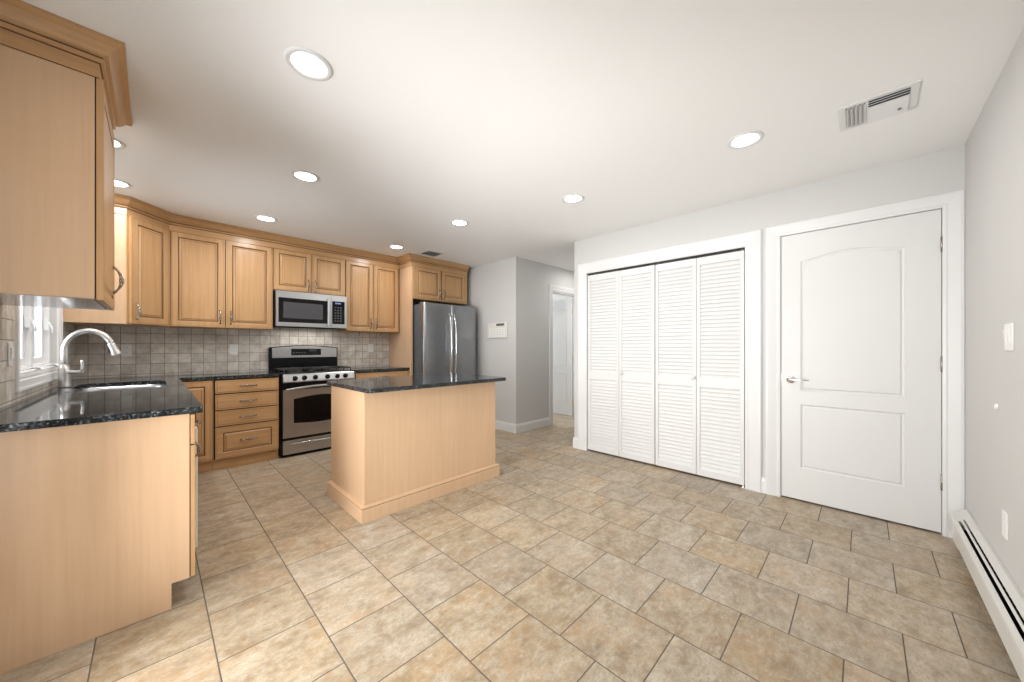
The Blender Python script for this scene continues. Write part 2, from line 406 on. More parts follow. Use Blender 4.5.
# backsplash tile
m = MB('splash').box(XL+.008, 2.49, YB-.008, YB, .916, 1.44)
struct(m.build('trim_1'), 'beige four inch tile backsplash along the back wall behind the range', 'backsplash')
m = MB('splash').box(XL, XL+.008, 2.235, 3.065, .916, 1.44).box(XL, XL+.008, 3.065, 4.345, .916, .964).box(XL, XL+.008, 4.345, YB, .916, 1.44)
struct(m.build('trim_2'), 'beige tile backsplash around the window on the left wall', 'backsplash')

# ---------------------------------------------------------------- casings and baseboards
def casing(F, u0, u1, wtop, cw, name, label, thick=.018, left=True, right=True, cwr=None):
    """door casing around opening u0..u1 up to wtop; stepped colonial profile, swept round"""
    m = MB('white'); cwr = cwr or cw
    prof = [(0, 0), (0, .010), (.15, .013), (.25, .011), (.62, .017), (.80, .020), (.93, .020), (1, .014), (1, 0)]
    def leg(ua, ub, w0, w1a, w1b):   # ua inner, ub outer
        A = []; B = []
        for f, n in prof:
            u = ua+(ub-ua)*f; A.append(m.bm.verts.new(F(u, n, w0))); B.append(m.bm.verts.new(F(u, n, w1a+(w1b-w1a)*f)))
        k = len(prof)
        for i in range(k): m.face((A[i], A[(i+1) % k], B[(i+1) % k], B[i]))
        m.face(A); return B
    L = leg(u0, u0-cw, 0, wtop, wtop+cw) ; R = leg(u1, u1+cwr, 0, wtop, wtop+cw)
    k = len(prof)
    for i in range(k): m.face((L[i], L[(i+1) % k], R[(i+1) % k], R[i]))
    o = m.build(name); struct(o, label, 'door trim'); return o
FR = RIGHT(XR)
casing(FR, .712, 2.275, 2.055, .118, 'trim_3', 'wide white casing around the louvered closet doors', cwr=.118)
casing(FR, -.36, .47, 2.086, .09, 'trim_4', 'white casing around the two panel door by the heater wall', cwr=.10)
casing(BACK(3.43), 4.365, 5.12, 2.075, .085, 'trim_5', 'white casing around the hallway doorway')
# jamb linings
m = MB('white').box(XR+.001, XR+.12, .700, .712, 0, 2.062).box(XR+.001, XR+.12, 2.275, 2.287, 0, 2.062).box(XR+.001, XR+.12, .712, 2.275, 2.05, 2.062)
struct(m.build('trim_6'), 'white jamb lining inside the closet opening', 'door trim')
m = MB('white').box(XR+.001, XR+.12, -.372, -.359, 0, 2.1).box(XR+.001, XR+.12, .469, .482, 0, 2.1).box(XR+.001, XR+.12, -.359, .469, 2.087, 2.1)
m.box(XR+.045, XR+.12, -.359, -.345, 0, 2.087).box(XR+.045, XR+.12, .455, .469, 0, 2.087).box(XR+.045, XR+.12, -.345, .455, 2.072, 2.087)
struct(m.build('trim_7'), 'white jamb lining around the panel door', 'door trim')
m = MB('white').box(4.355, 4.367, 3.43, 3.55, 0, 2.07).box(5.118, 5.13, 3.43, 3.55, 0, 2.07).box(4.367, 5.118, 3.43, 3.55, 2.058, 2.07)
struct(m.build('trim_8'), 'white jamb lining of the hallway doorway', 'door trim')
BP = [(0, 0), (.014, 0), (.014, .095), (.009, .112), (.006, .125), (0, .125)]
def baseboard(path, name, label, side=1):
    struct(MB('white').sweep(path, BP, 0, side).build(name), label, 'baseboard')
baseboard([(XR, .596), (XR, .562)], 'baseboard_right', 'short white baseboard between the closet casing and the panel door casing', 1)
baseboard([(XR, 2.394), (XR, 2.45), (XR+1.2, 2.45)][::-1], 'baseboard_closet_end', 'white baseboard wrapping the end of the closet wall into the hall', 1)
baseboard([(HX, YB), (HX, 3.43), (4.28, 3.43)], 'baseboard_hall', 'white baseboard round the wall corner beyond the refrigerator', 1)
baseboard([(5.205, 3.43), (6.1, 3.43)], 'baseboard_passage', 'white baseboard right of the hallway doorway', 1)

# ---------------------------------------------------------------- closet bifold louvered doors
def louver_leaf(F, u0, u1, parent, knob_u, n0=-.032, n1=-.004):
    w0, w1 = .018, 2.024; st = .030
    m = MB('door')
    for a, b in ((u0, u0+st), (u1-st, u1)): m.fbox(F, a, b, n0, n1, w0, w1)
    for a, b in ((w0, .078), (.832, .918), (1.955, w1)): m.fbox(F, u0+st, u1-st, n0, n1, a, b)
    leaf = m.build('leaf', parent, .0015, 1)
    for a, b in ((.078, .832), (.918, 1.955)):
        m = MB('door'); k = round((b-a)/.0355); p = (b-a)/k
        for i in range(k):
            w = a+p*(i+.5); dn, dw = .0050, .0205
            c = (n0+n1)/2+.001; t = .0032
            # slat slopes down towards the room
            poly = [(c-dn, w+dw), (c-dn+t*.2, w+dw-.001), (c+dn+t, w-dw+t), (c+dn+t, w-dw-.001), (c+dn-t*.6, w-dw-t), (c-dn-t, w+dw-t*1.6)]
            m.fprism(F, poly, u0+st-.002, u1-st+.002)
        m.build('louvers', leaf)
    if knob_u is not None:
        m = MB('door').lathe(F(knob_u, n1, .915), F.n, [(.008, 0), (.007, .010), (.015, .018), (.017, .026), (.012, .033), (0, .035)], 16)
        m.build('knob', leaf)
FD = RIGHT(XR)
d2 = struct(thing('door_2', (XR+.02, 1.88, 0), 'pair of white louvered folding closet leaves on the left, next to the hall', 'closet door'), 'pair of white louvered folding closet leaves on the left, next to the hall', 'closet door')
louver_leaf(FD, 1.879, 2.269, d2, None); louver_leaf(FD, 1.489, 1.876, d2, 1.842)
d3 = struct(thing('door_3', (XR+.02, 1.1, 0), 'x', 'closet door'), 'pair of white louvered folding closet leaves on the right, nearest the panel door', 'closet door')
louver_leaf(FD, 1.101, 1.482, d3, 1.118); louver_leaf(FD, .720, 1.098, d3, None)
for dd, ys in ((d2, (2.25, 1.51)), (d3, (1.46, .74))):
    m = MB('nickel')
    for y in ys: m.lathe((XR+.018, y, 2.022), (0, 0, 1), [(.006, 0), (.006, .03)], 10)
    m.build('top_pivot', dd)
m = MB('nickel').box(XR-.002, XR+.03, .712, .745, 0, .006).box(XR+.012, XR+.02, .722, .735, 0, .018)
m.build('floor_bracket', d3)
m = MB('iron').box(XR+.006, XR+.03, .714, 2.273, 2.043, 2.05)
struct(m.build('trim_9'), 'dark track above the louvered closet doors', 'door track')

# ---------------------------------------------------------------- moulded two panel doors
def arch_outline(u0, u1, w0, w1, rise, k=24):
    """ccw outline with straight shoulders and a raised middle"""
    pts = [(u0, w0), (u1, w0), (u1, w1)]
    for i in range(1, k):
        f = i/k; u = u1+(u0-u1)*f
        s = .5-.5*math.cos(2*PI*f); pts.append((u, w1+rise*s**.75))
    pts.append((u0, w1)); return pts
STEPS = [(.004, -.006, 0), (.013, -.009, 0), (.022, -.003, 0), (.034, -.003, 0)]
def moulded_door(F, u0, u1, w0, w1, n0, n1, top, bot, rise, parent):
    def st(k): return [(i, n1+d, m) for i, d, m in STEPS]
    m = MB('door').board(F, u0, u1, w0, w1, n0, n1, [(arch_outline(*top, rise), st(0), 0), ([(bot[0], bot[2]), (bot[1], bot[2]), (bot[1], bot[3]), (bot[0], bot[3])], st(0), 0)])
    return m.build('slab', parent)
d1 = struct(thing('door_1', (XR, .06, 0), 'x', 'door'), 'closed white two panel door with arched top panel and lever handle', 'door')
moulded_door(RIGHT(XR), -.356, .466, .012, 2.083, -.042, -.004, (-.20, .345, .862, 1.868), (-.20, .345, .258, .755), .045, d1)
def lever(F, u, w, direction, parent, n0=0):
    m = MB('chrome').lathe(F(u, n0, w), F.n, [(.031, 0), (.031, .004), (.024, .010), (.012, .013), (.010, .045), (.012, .050), (.011, .058), (0, .060)], 28)
    pts = [F(u+direction*x, n0+.048+.006*math.sin(x*20), w+.004*math.sin(x*28)) for x in (0, .02, .045, .07, .095, .112)]
    m.tube(pts, [.009, .008, .0065, .006, .0055, .0045], 12)
    return m.build('door_handle', parent)
lever(RIGHT(XR), .404, .943, -1, d1, -.004)
m = MB('nickel').fbox(RIGHT(XR), .4665, .4685, -.03, -.004, .90, .985); m.build('latch_plate', d1)
def hinge(F, u, w, parent, mat='nickel', h=.09):
    m = MB(mat); m.tube([F(u, .004, w-h/2), F(u, .004, w+h/2)], .0065, 12)
    for k in (-.3, 0, .3): m.tube([F(u, .004, w+h*k-.001), F(u, .004, w+h*k+.001)], .0072, 12)
    m.tube([F(u, .004, w+h/2), F(u, .004, w+h/2+.006)], .0045, 8); m.tube([F(u, .004, w-h/2-.006), F(u, .004, w-h/2)], .0045, 8)
    m.fbox(F, u+.001, u+.006, -.004, .0005, w-h/2, w+h/2)
    return m.build('hinge', parent)
for w in (1.855, 1.09, .335): hinge(RIGHT(XR), -.358, w, d1)

# hall door standing open into the far room, hinged on the right jamb
d4 = struct(thing('door_4', (5.09, 3.56, 0), 'x', 'door'), 'white panel door standing open in the hallway doorway', 'door')
FO = Frame((5.083, 0, 0), (0, 1, 0), (-1, 0, 0))
moulded_door(FO, 3.565, 4.30, .012, 2.035, -.035, 0, (3.67, 4.19, .86, 1.86), (3.67, 4.19, .20, .73), .045, d4)
for w in (1.82, 1.03, .25): hinge(FO, 3.558, w, d4, 'brass', .1)
lever(FO, 4.235, .95, -1, d4)

# ---------------------------------------------------------------- kitchen window in the left wall
w1 = struct(thing('window_1', (XL, 3.77, 1.0), 'x', 'window'), 'white two sash casement window over the sink', 'window')
FW = LEFT(XL)
y0, y1, z0, z1 = 3.065, 4.345, .966, 2.12
m = MB('vinyl')
cprof = [(0, 0), (0, .008), (.010, .010), (.022, .010), (.030, .015), (.062, .017), (.070, .020), (.082, .020), (.085, .017), (.085, 0)]
rg = []
for du, n in cprof: rg.append([m.bm.verts.new(FW(u, n, w)) for u, w in ((WY0-du, WZ0-du), (WY1+du, WZ0-du), (WY1+du, WZ1+du), (WY0-du, WZ1+du))])
for A, B in zip(rg, rg[1:]+rg[:1]):
    for k in range(4): m.face((A[k], A[(k+1) % 4], B[(k+1) % 4], B[k]))
m.build('casing', w1)
m = MB('vinyl').fbox(FW, WY0, WY1, -.03, .006, WZ0-.004, WZ0+.012); m.build('sill', w1, .004)
m = MB('vinyl')
for a in ((WY0, WY0+.035, WZ0, WZ1), (WY1-.035, WY1, WZ0, WZ1), (WY0, WY1, WZ0, WZ0+.035), (WY0, WY1, WZ1-.035, WZ1), (3.685, 3.725, WZ0, WZ1)):
    m.fbox(FW, a[0], a[1], -.11, -.03, a[2], a[3])
m.build('window_frame', w1, .003)
for a, b in ((WY0+.035, 3.685), (3.725, WY1-.035)):
    m = MB('vinyl'); s = .045
    for q in ((a, a+s, WZ0+.035, WZ1-.035), (b-s, b, WZ0+.035, WZ1-.035), (a+s, b-s, WZ0+.035, WZ0+.035+s), (a+s, b-s, WZ1-.035-s, WZ1-.035)):
        m.fbox(FW, q[0], q[1], -.095, -.055, q[2], q[3])
    sash = m.build('sash', w1, .004)
    MB('glass').fbox(FW, a+s, b-s, -.078, -.074, WZ0+.035+s, WZ1-.035-s).build('pane', sash)
    c = (a+b)/2
    m = MB('vinyl').fbox(FW, c-.035, c+.035, -.05, -.012, WZ0, WZ0+.022)
    m.tube([FW(c, -.02, WZ0+.015), FW(c+.01, .0, WZ0+.03), FW(c+.05, .012, WZ0+.028), FW(c+.11, .014, WZ0+.022)], [.008, .007, .006, .006], 10)
    m.lathe(FW(c+.115, .014, WZ0+.02), (0, 0, 1), [(0, -.012), (.009, -.006), (.009, .008), (0, .014)], 12)
    m.build('crank_handle', w1)
    m = MB('vinyl').fbox(FW, b-.03, b-.012, -.053, -.03, 1.32, 1.40).tube([FW(b-.02, -.03, 1.38), FW(b-.02, -.015, 1.34), FW(b-.02, -.012, 1.30)], .005, 8)
    m.build('latch', w1)

# patio door beside the camera (outside the frame; it lights the room and shows in reflections)
p = struct(thing('window_2', (XL, 1.45, 0), 'x', 'window'), 'glazed sliding patio door beside the camera', 'window')
m = MB('vinyl')
for a in ((.90, .96, 0, 2.1), (1.94, 2.0, 0, 2.1), (.96, 1.94, 0, .06), (.96, 1.94, 2.03, 2.1), (1.43, 1.47, .06, 2.03)): m.fbox(FW, a[0], a[1], -.11, -.02, a[2], a[3])
m.build('window_frame', p, .003)
for a, b in ((.96, 1.43), (1.47, 1.94)): MB('glass').fbox(FW, a, b, -.07, -.065, .06, 2.03).build('pane', p)
struct(MB('white').fbox(FW, .82, .9, 0, .018, 0, 2.18).fbox(FW, 2.0, 2.08, 0, .018, 0, 2.18).fbox(FW, .9, 2.0, 0, .018, 2.1, 2.18).build('trim_10'), 'white casing round the patio door', 'door trim')

# ---------------------------------------------------------------- cabinets
def pull(F, u, n, w, parent, vertical=True, L=.132):
    m = MB('nickel')
    P = lambda s, out: F(u, n+out, w+s) if vertical else F(u+s, n+out, w)
    side = (lambda d: F.u*d) if vertical else (lambda d: Vector((0, 0, d)))
    K = 22
    ctr = []
    for i in range(K+1):
        t = i/K; s = (t-.5)*L; ctr.append((P(s, .030*math.sin(PI*t)**.7+.001), s))
    for e in (0, K):                                    # feet and plain bars
        m.lathe(ctr[e][0], F.n, [(.0075, -.001), (.007, .003), (.004, .006)], 12)
    m.tube([c for c, s in ctr[:6]], [.0075, .0065, .005, .0045, .0045, .004], 8)
    m.tube([c for c, s in ctr[-6:]], [.004, .0045, .0045, .005, .0065, .0075], 8)
    for ph in range(4):                                 # twisted wire cage
        pts = []
        for i in range(4, K-3):
            t = (i-4)/(K-8); a = ph*PI/2+t*3.2; r = .002+.0055*math.sin(PI*t)
            tang = (ctr[min(i+1, K)][0]-ctr[i-1][0]).normalized(); sd = side(1).normalized(); nn = tang.cross(sd)
            pts.append(ctr[i][0]+sd*(r*math.cos(a))+nn*(r*math.sin(a)))
        m.tube(pts, .0028, 6)
    return m.build('handle', parent)
def rp_door(F, u0, u1, w0, w1, n0, name, parent, handle=None, fw=.050, horiz=False, field=.03):
    """raised panel door: frame, glazed bead, bevelled field"""
    t = .020; n1 = n0+t
    wd = 'woodh' if horiz else 'wood'
    fr = min(fw, (w1-w0)*.28)
    q = [(u0+fr, w0+fr), (u1-fr, w0+fr), (u1-fr, w1-fr), (u0+fr, w1-fr)]
    steps = [(.0045, n1-.003, 0), (.0085, n1-.0085, 1), (.012, n1-.0085, 1), (.012+field*.55, n1-.0015, 0), (.0145+field*.55, n1-.0015, 1)]
    m = MB(wd, 'glaze').board(F, u0, u1, w0, w1, n0, n1, [(q, steps, 0)])
    d = m.build(name, parent)
    # glaze line where the frame members meet the edge
    g = .011
    m = MB('glaze')
    for a in ((u0+g, u1-g, w0+g, w0+g+.0014), (u0+g, u1-g, w1-g-.0014, w1-g), (u0+g, u0+g+.0014, w0+g, w1-g), (u1-g-.0014, u1-g, w0+g, w1-g)):
        m.fbox(F, a[0], a[1], n1-.001, n1+.0004, a[2], a[3])
    m.build('edge_glaze', d)
    if handle: pull(F, handle[0], n1, handle[1], d, handle[2], *handle[3:])
    return d
def slab_drawer(F, u0, u1, w0, w1, n0, parent, hu=None):
    n1 = n0+.020
    q = [(u0+.012, w0+.012), (u1-.012, w0+.012), (u1-.012, w1-.012), (u0+.012, w1-.012)]
    m = MB('woodh', 'glaze').board(F, u0, u1, w0, w1, n0, n1, [(q, [(.0014, n1-.0012, 1), (.003, n1-.0012, 1), (.005, n1, 0)], 0)])
    d = m.build('drawer', parent)
    pull(F, hu if hu is not None else (u0+u1)/2, n1, (w0+w1)/2, d, False)
    return d
UB, UT = 1.396, 2.33           # upper cabinets bottom, top
YU = 4.73                      # upper boxes' front plane (doors reach 4.71)
def upper(name, x0, x1, doors, label, z0=UB, y=YU, hand=None, z_top=2.32, back=YB-.001):
    t = thing(name, ((x0+x1)/2, back, z0), label, 'cabinet', 'maple wall cabinets')
    m = MB('wood', 'gap').box(x0, x1, y, back, z0, UT).box(x0+.004, x1-.004, y-.001, y, z0+.004, UT-.002, 1)
    m.build('body', t)
    F = BACK(y)
    for i, (a, b, hu) in enumerate(doors):
        rp_door(F, a, b, z0+.006, z_top, .001, 'door', t, (hu, z0+.11 if z_top-z0 > .6 else z0+.085, True))
    return t
upper('wall_cabinet', .116, .950, [(.120, .529, .489), (.535, .946, .575)], 'tall two door maple wall cabinet between the diagonal corner unit and the microwave')
upper('wall_cabinet', .953, 1.735, [(.958, 1.341, 1.304), (1.347, 1.730, 1.384)], 'short two door maple wall cabinet directly above the microwave', z0=1.845)
upper('wall_cabinet', 1.738, 2.488, [(1.743, 2.098, 2.063), (2.104, 2.464, 2.139)], 'tall two door maple wall cabinet between the microwave and refrigerator panel', z0=1.405)
# diagonal corner wall cabinet
t = thing('corner_wall_cabinet', (-.25, 4.9, UB), 'diagonal maple corner wall cabinet with one door and end panel coloured pale as if lit', 'cabinet', 'maple wall cabinets')
a, b = Vector((-.158, 4.43)), Vector((.108, 4.714))
MB('panel').prism([(XL+.009, YB-.009), (XL+.009, 4.43), (a.x, a.y), (b.x, b.y), (.108, YB-.009)], UB, UT).build('body', t)
dv = (b-a).normalized(); FDg = Frame((a.x, a.y, 0), (dv.x, dv.y, 0), (dv.y, -dv.x, 0)); dl = (b-a).length
MB('wood').fbox(FDg, .0, dl, 0, .006, UB, UT).build('face_frame', t)
rp_door(FDg, .018, dl-.018, UB+.006, 2.32, .006, 'door', t, (.06, UB+.11, True), fw=.055)
# refrigerator surround
FY = 4.40
t = thing('refrigerator_surround', (2.97, YB, 0), 'tall maple side panel and two door cabinet boxed over the refrigerator', 'cabinet')
MB('panel').box(2.49, 2.512, FY, YB-.001, 0, UT).build('side_panel', t)
m = MB('wood', 'gap').box(2.512, 3.452, FY+.02, YB-.001, 1.868, UT).box(2.52, 3.44, FY+.019, FY+.02, 1.875, 2.325, 1); m.build('body', t)
FF = BACK(FY+.02)
m = MB('wood').fbox(FF, 2.512, 2.548, 0, .02, 1.868, UT).fbox(FF, 3.415, 3.452, 0, .02, 1.868, UT).fbox(FF, 2.548, 3.415, 0, .02, 1.868, 1.882); m.build('face_frame', t)
rp_door(FF, 2.552, 2.972, 1.886, 2.322, .001, 'door', t, (2.938, 1.97, True))
rp_door(FF, 2.992, 3.412, 1.886, 2.322, .001, 'door', t, (3.026, 1.97, True))
# near wall cabinet on the left wall
t = thing('wall_cabinet', (XL, 2.555, UB), 'nearest maple wall cabinet at top left, its plain side facing the camera', 'cabinet', 'maple wall cabinets')
m = MB('panel', 'gap', 'wood').box(XL+.001, -.168, 2.253, 2.86, UB+.004, UT-.001); m.box(-.168, -.1635, 2.256, 2.857, UB+.004, UT-.002, 1); m.build('body', t, .001)
MB('under').box(XL+.002, -.17, 2.255, 2.858, UB, UB+.0038).build('bottom_panel', t)
rp_door(LEFT(-.1635), 2.253, 2.86, UB, 2.315, 0, 'door', t, (2.755, UB+.15, True))

# crown moulding
CROWN = [(0, 2.312), (.007, 2.312), (.007, 2.368), (.012, 2.372), (.020, 2.376), (.022, 2.386), (.015, 2.389), (.018, 2.394), (.034, 2.404), (.048, 2.420), (.058, 2.436), (.068, 2.440), (.080, 2.446), (.082, 2.456), (0, 2.456)]
PM[(id(CROWN), 5)] = 1; PM[(id(CROWN), 0)] = 1; PM[(id(CROWN), 2)] = 1; PM[(id(CROWN), 6)] = 1
m = MB('woodh', 'glaze').sweep([(-.499, 4.428), (-.158, 4.428), (.105, 4.709), (2.488, 4.709), (2.488, 4.398), (3.452, 4.398)], CROWN, 0, 1)
tag(m.build('crown_moulding'), 'stepped maple crown moulding running along the tops of the back cabinets', 'moulding')
m = MB('woodh', 'glaze').sweep([(-.499, 2.252), (-.162, 2.252), (-.162, 2.861), (-.499, 2.861)], CROWN, 0, 1)
tag(m.build('crown_moulding'), 'maple crown moulding wrapping the nearest cabinet at the top left', 'moulding')

# base cabinets
CT, CB = .918, .888
YD = 4.467                     # base box front (doors reach 4.447)
BZ = .105
t = thing('base_cabinet', (.3, YB, 0), 'corner base cabinet with one narrow raised panel door beside the drawers', 'cabinet', 'maple base cabinets')
m = MB('wood', 'gap').box(.119, .408, YD, YB-.001, BZ, CB).box(.125, .405, YD-.001, YD, BZ+.004, CB-.004, 1); m.build('body', t)
MB('woodh').box(.08, .408, YD+.02, YD+.035, 0, BZ).build('toe_kick', t)
rp_door(BACK(YD), .150, .404, BZ+.004, CB-.012, .001, 'door', t)
t = thing('base_cabinet', (.69, YB, 0), 'four drawer maple base cabinet left of the range', 'cabinet', 'maple base cabinets')
m = MB('wood', 'gap').box(.410, .953, YD, YB-.001, BZ, CB).box(.415, .950, YD-.001, YD, BZ+.004, CB-.004, 1); m.build('body', t)
MB('woodh').box(.410, .953, YD+.02, YD+.035, 0, BZ).build('toe_kick', t)
FBk = BACK(YD)
for a, b in ((.746, .873), (.586, .735), (.428, .576)): slab_drawer(FBk, .426, .946, a, b, .001, t)
d = rp_door(FBk, .426, .946, BZ+.006, .417, .001, 'drawer', t, (.69, .27, False), fw=.055, horiz=True)
t = thing('base_cabinet', (2.12, YB, 0), 'maple base cabinet right of the range, mostly behind the island', 'cabinet', 'maple base cabinets')
m = MB('wood', 'gap').box(1.742, 2.488, YD, YB-.001, BZ, CB).box(1.757, 2.484, YD-.001, YD, BZ+.004, CB-.004, 1); m.build('body', t)
MB('woodh').box(1.752, 2.488, YD+.02, YD+.035, 0, BZ).build('toe_kick', t)
slab_drawer(FBk, 1.762, 2.478, .746, .873, .001, t)
rp_door(FBk, 1.762, 2.117, BZ+.006, .735, .001, 'door', t, (2.08, .62, True)); rp_door(FBk, 2.123, 2.478, BZ+.006, .735, .001, 'door', t, (2.16, .62, True))
# left run, faces +X
FL = LEFT(.122)
t = thing('base_cabinet', (-.19, 2.4, 0), 'end base cabinet of the sink run, its large plain panel facing the camera', 'cabinet', 'maple base cabinets')
m = MB('panel').fplate(Frame((0, 2.253, 0), (1, 0, 0), (0, 1, 0)), [(XL+.001, 0), (.061, 0), (.061, .116), (.122, .116), (.122, CB), (XL+.001, CB)], 0, .019); m.build('end_panel', t)
m = MB('wood', 'gap').box(XL+.001, .122, 2.272, 2.556, .116, CB).box(.122, .1265, 2.257, 2.553, .12, CB-.004, 1); m.build('body', t)
MB('woodh').box(.045, .060, 2.272, 2.556, 0, .116).build('toe_kick', t)
FLd = LEFT(.1265)
n1 = .0155
m = MB('wood', 'glaze').fbox(FLd, 2.254, 2.552, 0, n1, .742, CB-.006); d = m.build('drawer', t, .0015); pull(FLd, 2.45, n1, .81, d, False, .10)
m = MB('wood', 'glaze').board(FLd, 2.254, 2.552, .118, .736, 0, n1, [([(2.31, .175), (2.496, .175), (2.496, .68), (2.31, .68)], [(.004, n1-.003, 0), (.010, n1-.008, 1), (.028, n1-.001, 0)], 0)])
d = m.build('door', t, .001); pull(FLd, 2.50, n1, .66, d, True, .10)
# dishwasher
t = thing('dishwasher', (-.2, 2.86, 0), 'built in dishwasher seen edge on beside the end base cabinet', 'dishwasher')
MB('black').box(-.46, .112, 2.561, 3.159, .02, CB-.006).build('body', t)
MB('plastic').box(.112, .172, 2.563, 3.157, .115, .758).build('door_panel', t, .004)
m = MB('black').box(.112, .166, 2.563, 3.157, .772, CB-.01); m.box(.112, .150, 2.563, 3.157, .758, .772); m.build('control_panel', t, .004)
MB('chrome').box(.166, .169, 2.70, 3.02, .79, .81).build('handle', t)
MB('black').box(.04, .055, 2.563, 3.157, .0, .1).build('toe_kick', t)
t = thing('base_cabinet', (-.19, 3.8, 0), 'sink base cabinet of the left run beyond the dishwasher', 'cabinet', 'maple base cabinets')
m = MB('wood', 'gap')
for a in ((XL+.001, -.47, 3.162, 4.46), (XL+.001, .117, 3.162, 3.182), (XL+.001, .117, 4.44, 4.46), (.099, .117, 3.182, 4.44)): m.box(a[0], a[1], a[2], a[3], .116, CB)
m.box(XL+.001, .117, 3.162, 4.46, .100, .116); m.build('body', t)
MB('woodh').box(.045, .060, 3.162, 4.49, 0, .10).build('toe_kick', t)
rp_door(LEFT(.117), 3.168, 3.80, .118, CB-.01, .001, 'door', t, (3.76, .78, True)); rp_door(LEFT(.117), 3.806, 4.42, .118, CB-.01, .001, 'door', t, (3.846, .78, True))

# ---------------------------------------------------------------- worktops
def worktop(poly, label, hole=None, z0=CB, z1=CT, name='countertop'):
    m = MB('granite'); bm = m.bm
    def loop(p, z): return [bm.verts.new((x, y, z)) for x, y in p]
    for z in (z0, z1):
        ed = []
        for p in [poly]+([hole] if hole else []):
            l = loop(p, z); ed += [bm.edges.new((l[i], l[(i+1) % len(l)])) for i in range(len(l))]
            if z == z0: m.__dict__.setdefault('lo', []).append(l)
            else: m.__dict__.setdefault('hi', []).append(l)
        bmesh.ops.triangle_fill(bm, use_beauty=True, use_dissolve=False, edges=ed)
    for A, B in zip(m.lo, m.hi):
        for i in range(len(A)): j = (i+1) % len(A); m.face((A[i], A[j], B[j], B[i]))
    return tag(m.build(name, None, .005, 3), label, 'countertop')
def corner(cx, cy, r, a0, a1, k=6): return [(cx+r*math.cos(math.radians(a0+(a1-a0)*i/k)), cy+r*math.sin(math.radians(a0+(a1-a0)*i/k))) for i in range(k+1)]
SX0, SX1, SY0, SY1 = -.385, .075, 3.43, 4.25
hole = rrect(SX0, SX1, SY0, SY1, .10, 8)
poly = [(XL+.001, 2.235)]+corner(.150, 2.257, .02, -90, 0)+[(.168, 4.44), (.954, 4.44), (.954, YB-.001), (XL+.001, YB-.001)]
worktop(poly, 'polished black speckled granite worktop wrapping the sink corner up to the range', hole)
worktop([(1.742, 4.44), (2.488, 4.44), (2.488, YB-.001), (1.742, YB-.001)], 'short black granite worktop between the range and refrigerator panel')
# sink
m = MB('sinksteel')
prev = None
for ins, z in ((-.012, CB-.001), (.0, CB-.002), (.004, CB-.03), (.010, CB-.15), (.03, CB-.19), (.07, CB-.20)):
    r = [m.bm.verts.new((x, y, z)) for x, y in offset(hole, ins)]
    if prev:
        for i in range(len(r)): j = (i+1) % len(r); m.face((prev[i], prev[j], r[j], r[i]), 0, True)
    prev = r
m.face(prev)
t = thing('sink', (-.11, 3.84, CB-.2), 'undermount stainless steel sink bowl set in the black worktop', 'sink')
m.build('basin', t)
MB('chrome', 'black').lathe((-.13, 3.84, CB-.2), (0, 0, 1), [(.045, .0005), (.042, .003), (.030, .002), (0, .001)], 24).build('drain', t)
# faucet
fx, fy = -.432, 3.97
t = thing('faucet', (fx, fy, CT), 'tall gooseneck pull-down faucet with side lever behind the sink', 'faucet')
MB('faucetm').lathe((fx, fy, CT), (0, 0, 1), [(.030, 0), (.032, .006), (.030, .012), (.029, .06), (.030, .10), (.030, .135), (.026, .142), (.022, .15), (.0205, .16)], 28).build('base', t)
pts = [(fx, fy, CT+.14), (fx, fy, CT+.20), (fx, fy, CT+.26)]
R = .112
for i in range(1, 17):
    a = PI - (PI*.90)*i/16; pts.append((fx+R+R*math.cos(a), fy, CT+.256+R*1.27*math.sin(a)))
MB('faucetm').tube(pts, [.0195]*3+[.018]*16, 18).build('spout', t)
e = Vector(pts[-1]); dd = (e-Vector(pts[-2])).normalized()
m = MB('faucetm', 'grey').lathe(e-dd*.01, dd, [(.019, 0), (.021, .008), (.021, .02), (.023, .05), (.028, .085), (.028, .093), (.024, .095)], 24)
m.fbox(Frame(tuple(e+dd*.03), (0, 1, 0), (-1, 0, 0)), -.007, .007, .015, .026, -.035, .005, 1)
m.build('spray_head', t)
m = MB('faucetm').tube([(fx, fy, CT+.105), (fx+.02, fy-.012, CT+.107), (fx+.06, fy-.03, CT+.106), (fx+.085, fy-.04, CT+.11)], [.016, .015, .011, .011], 14)
m.tube([(fx+.080, fy-.038, CT+.105), (fx+.085, fy-.040, CT+.13), (fx+.082, fy-.041, CT+.175), (fx+.080, fy-.041, CT+.19)], [.012, .009, .008, .0065], 12)
m.build('lever', t)

# ---------------------------------------------------------------- island
t = thing('island_cabinet', (1.64, 2.76, 0), 'free standing maple island base with plain panels and plinth', 'island')
IX0, IX1, IY0, IY1 = 1.026, 2.252, 2.445, 3.09
m = MB('panel', 'glaze').box(IX0, IX1, IY0, IY1, 0, CB); m.build('body', t, .001)
MB('panel').box(IX0-.001, IX0+.021, IY0-.0015, IY0+.01, .1, CB-.001).build('corner_post', t)
PLI = [(0, 0), (.030, 0), (.030, .088), (.026, .0905), (.026, .094), (.029, .0965), (.026, .104), (.012, .109), (0, .110)]
PM[(id(PLI), 3)] = 1
m = MB('panel', 'glaze').sweep([(IX0, IY1), (IX0, IY0), (IX1, IY0), (IX1, IY1)], PLI, 0, 1)
m.build('plinth', t)
FK = Frame((0, IY1, 0), (1, 0, 0), (0, 1, 0))
for a, b, hu in ((IX0+.01, 1.636, 1.60), (1.642, IX1-.01, 1.68)): rp_door(FK, a, b, .12, .73, 0, 'door', t, (hu, .62, True)); slab_drawer(FK, a, b, .74, .87, 0, t)
ix0, ix1, iy0, iy1 = 1.012, 2.325, 2.352, 3.19
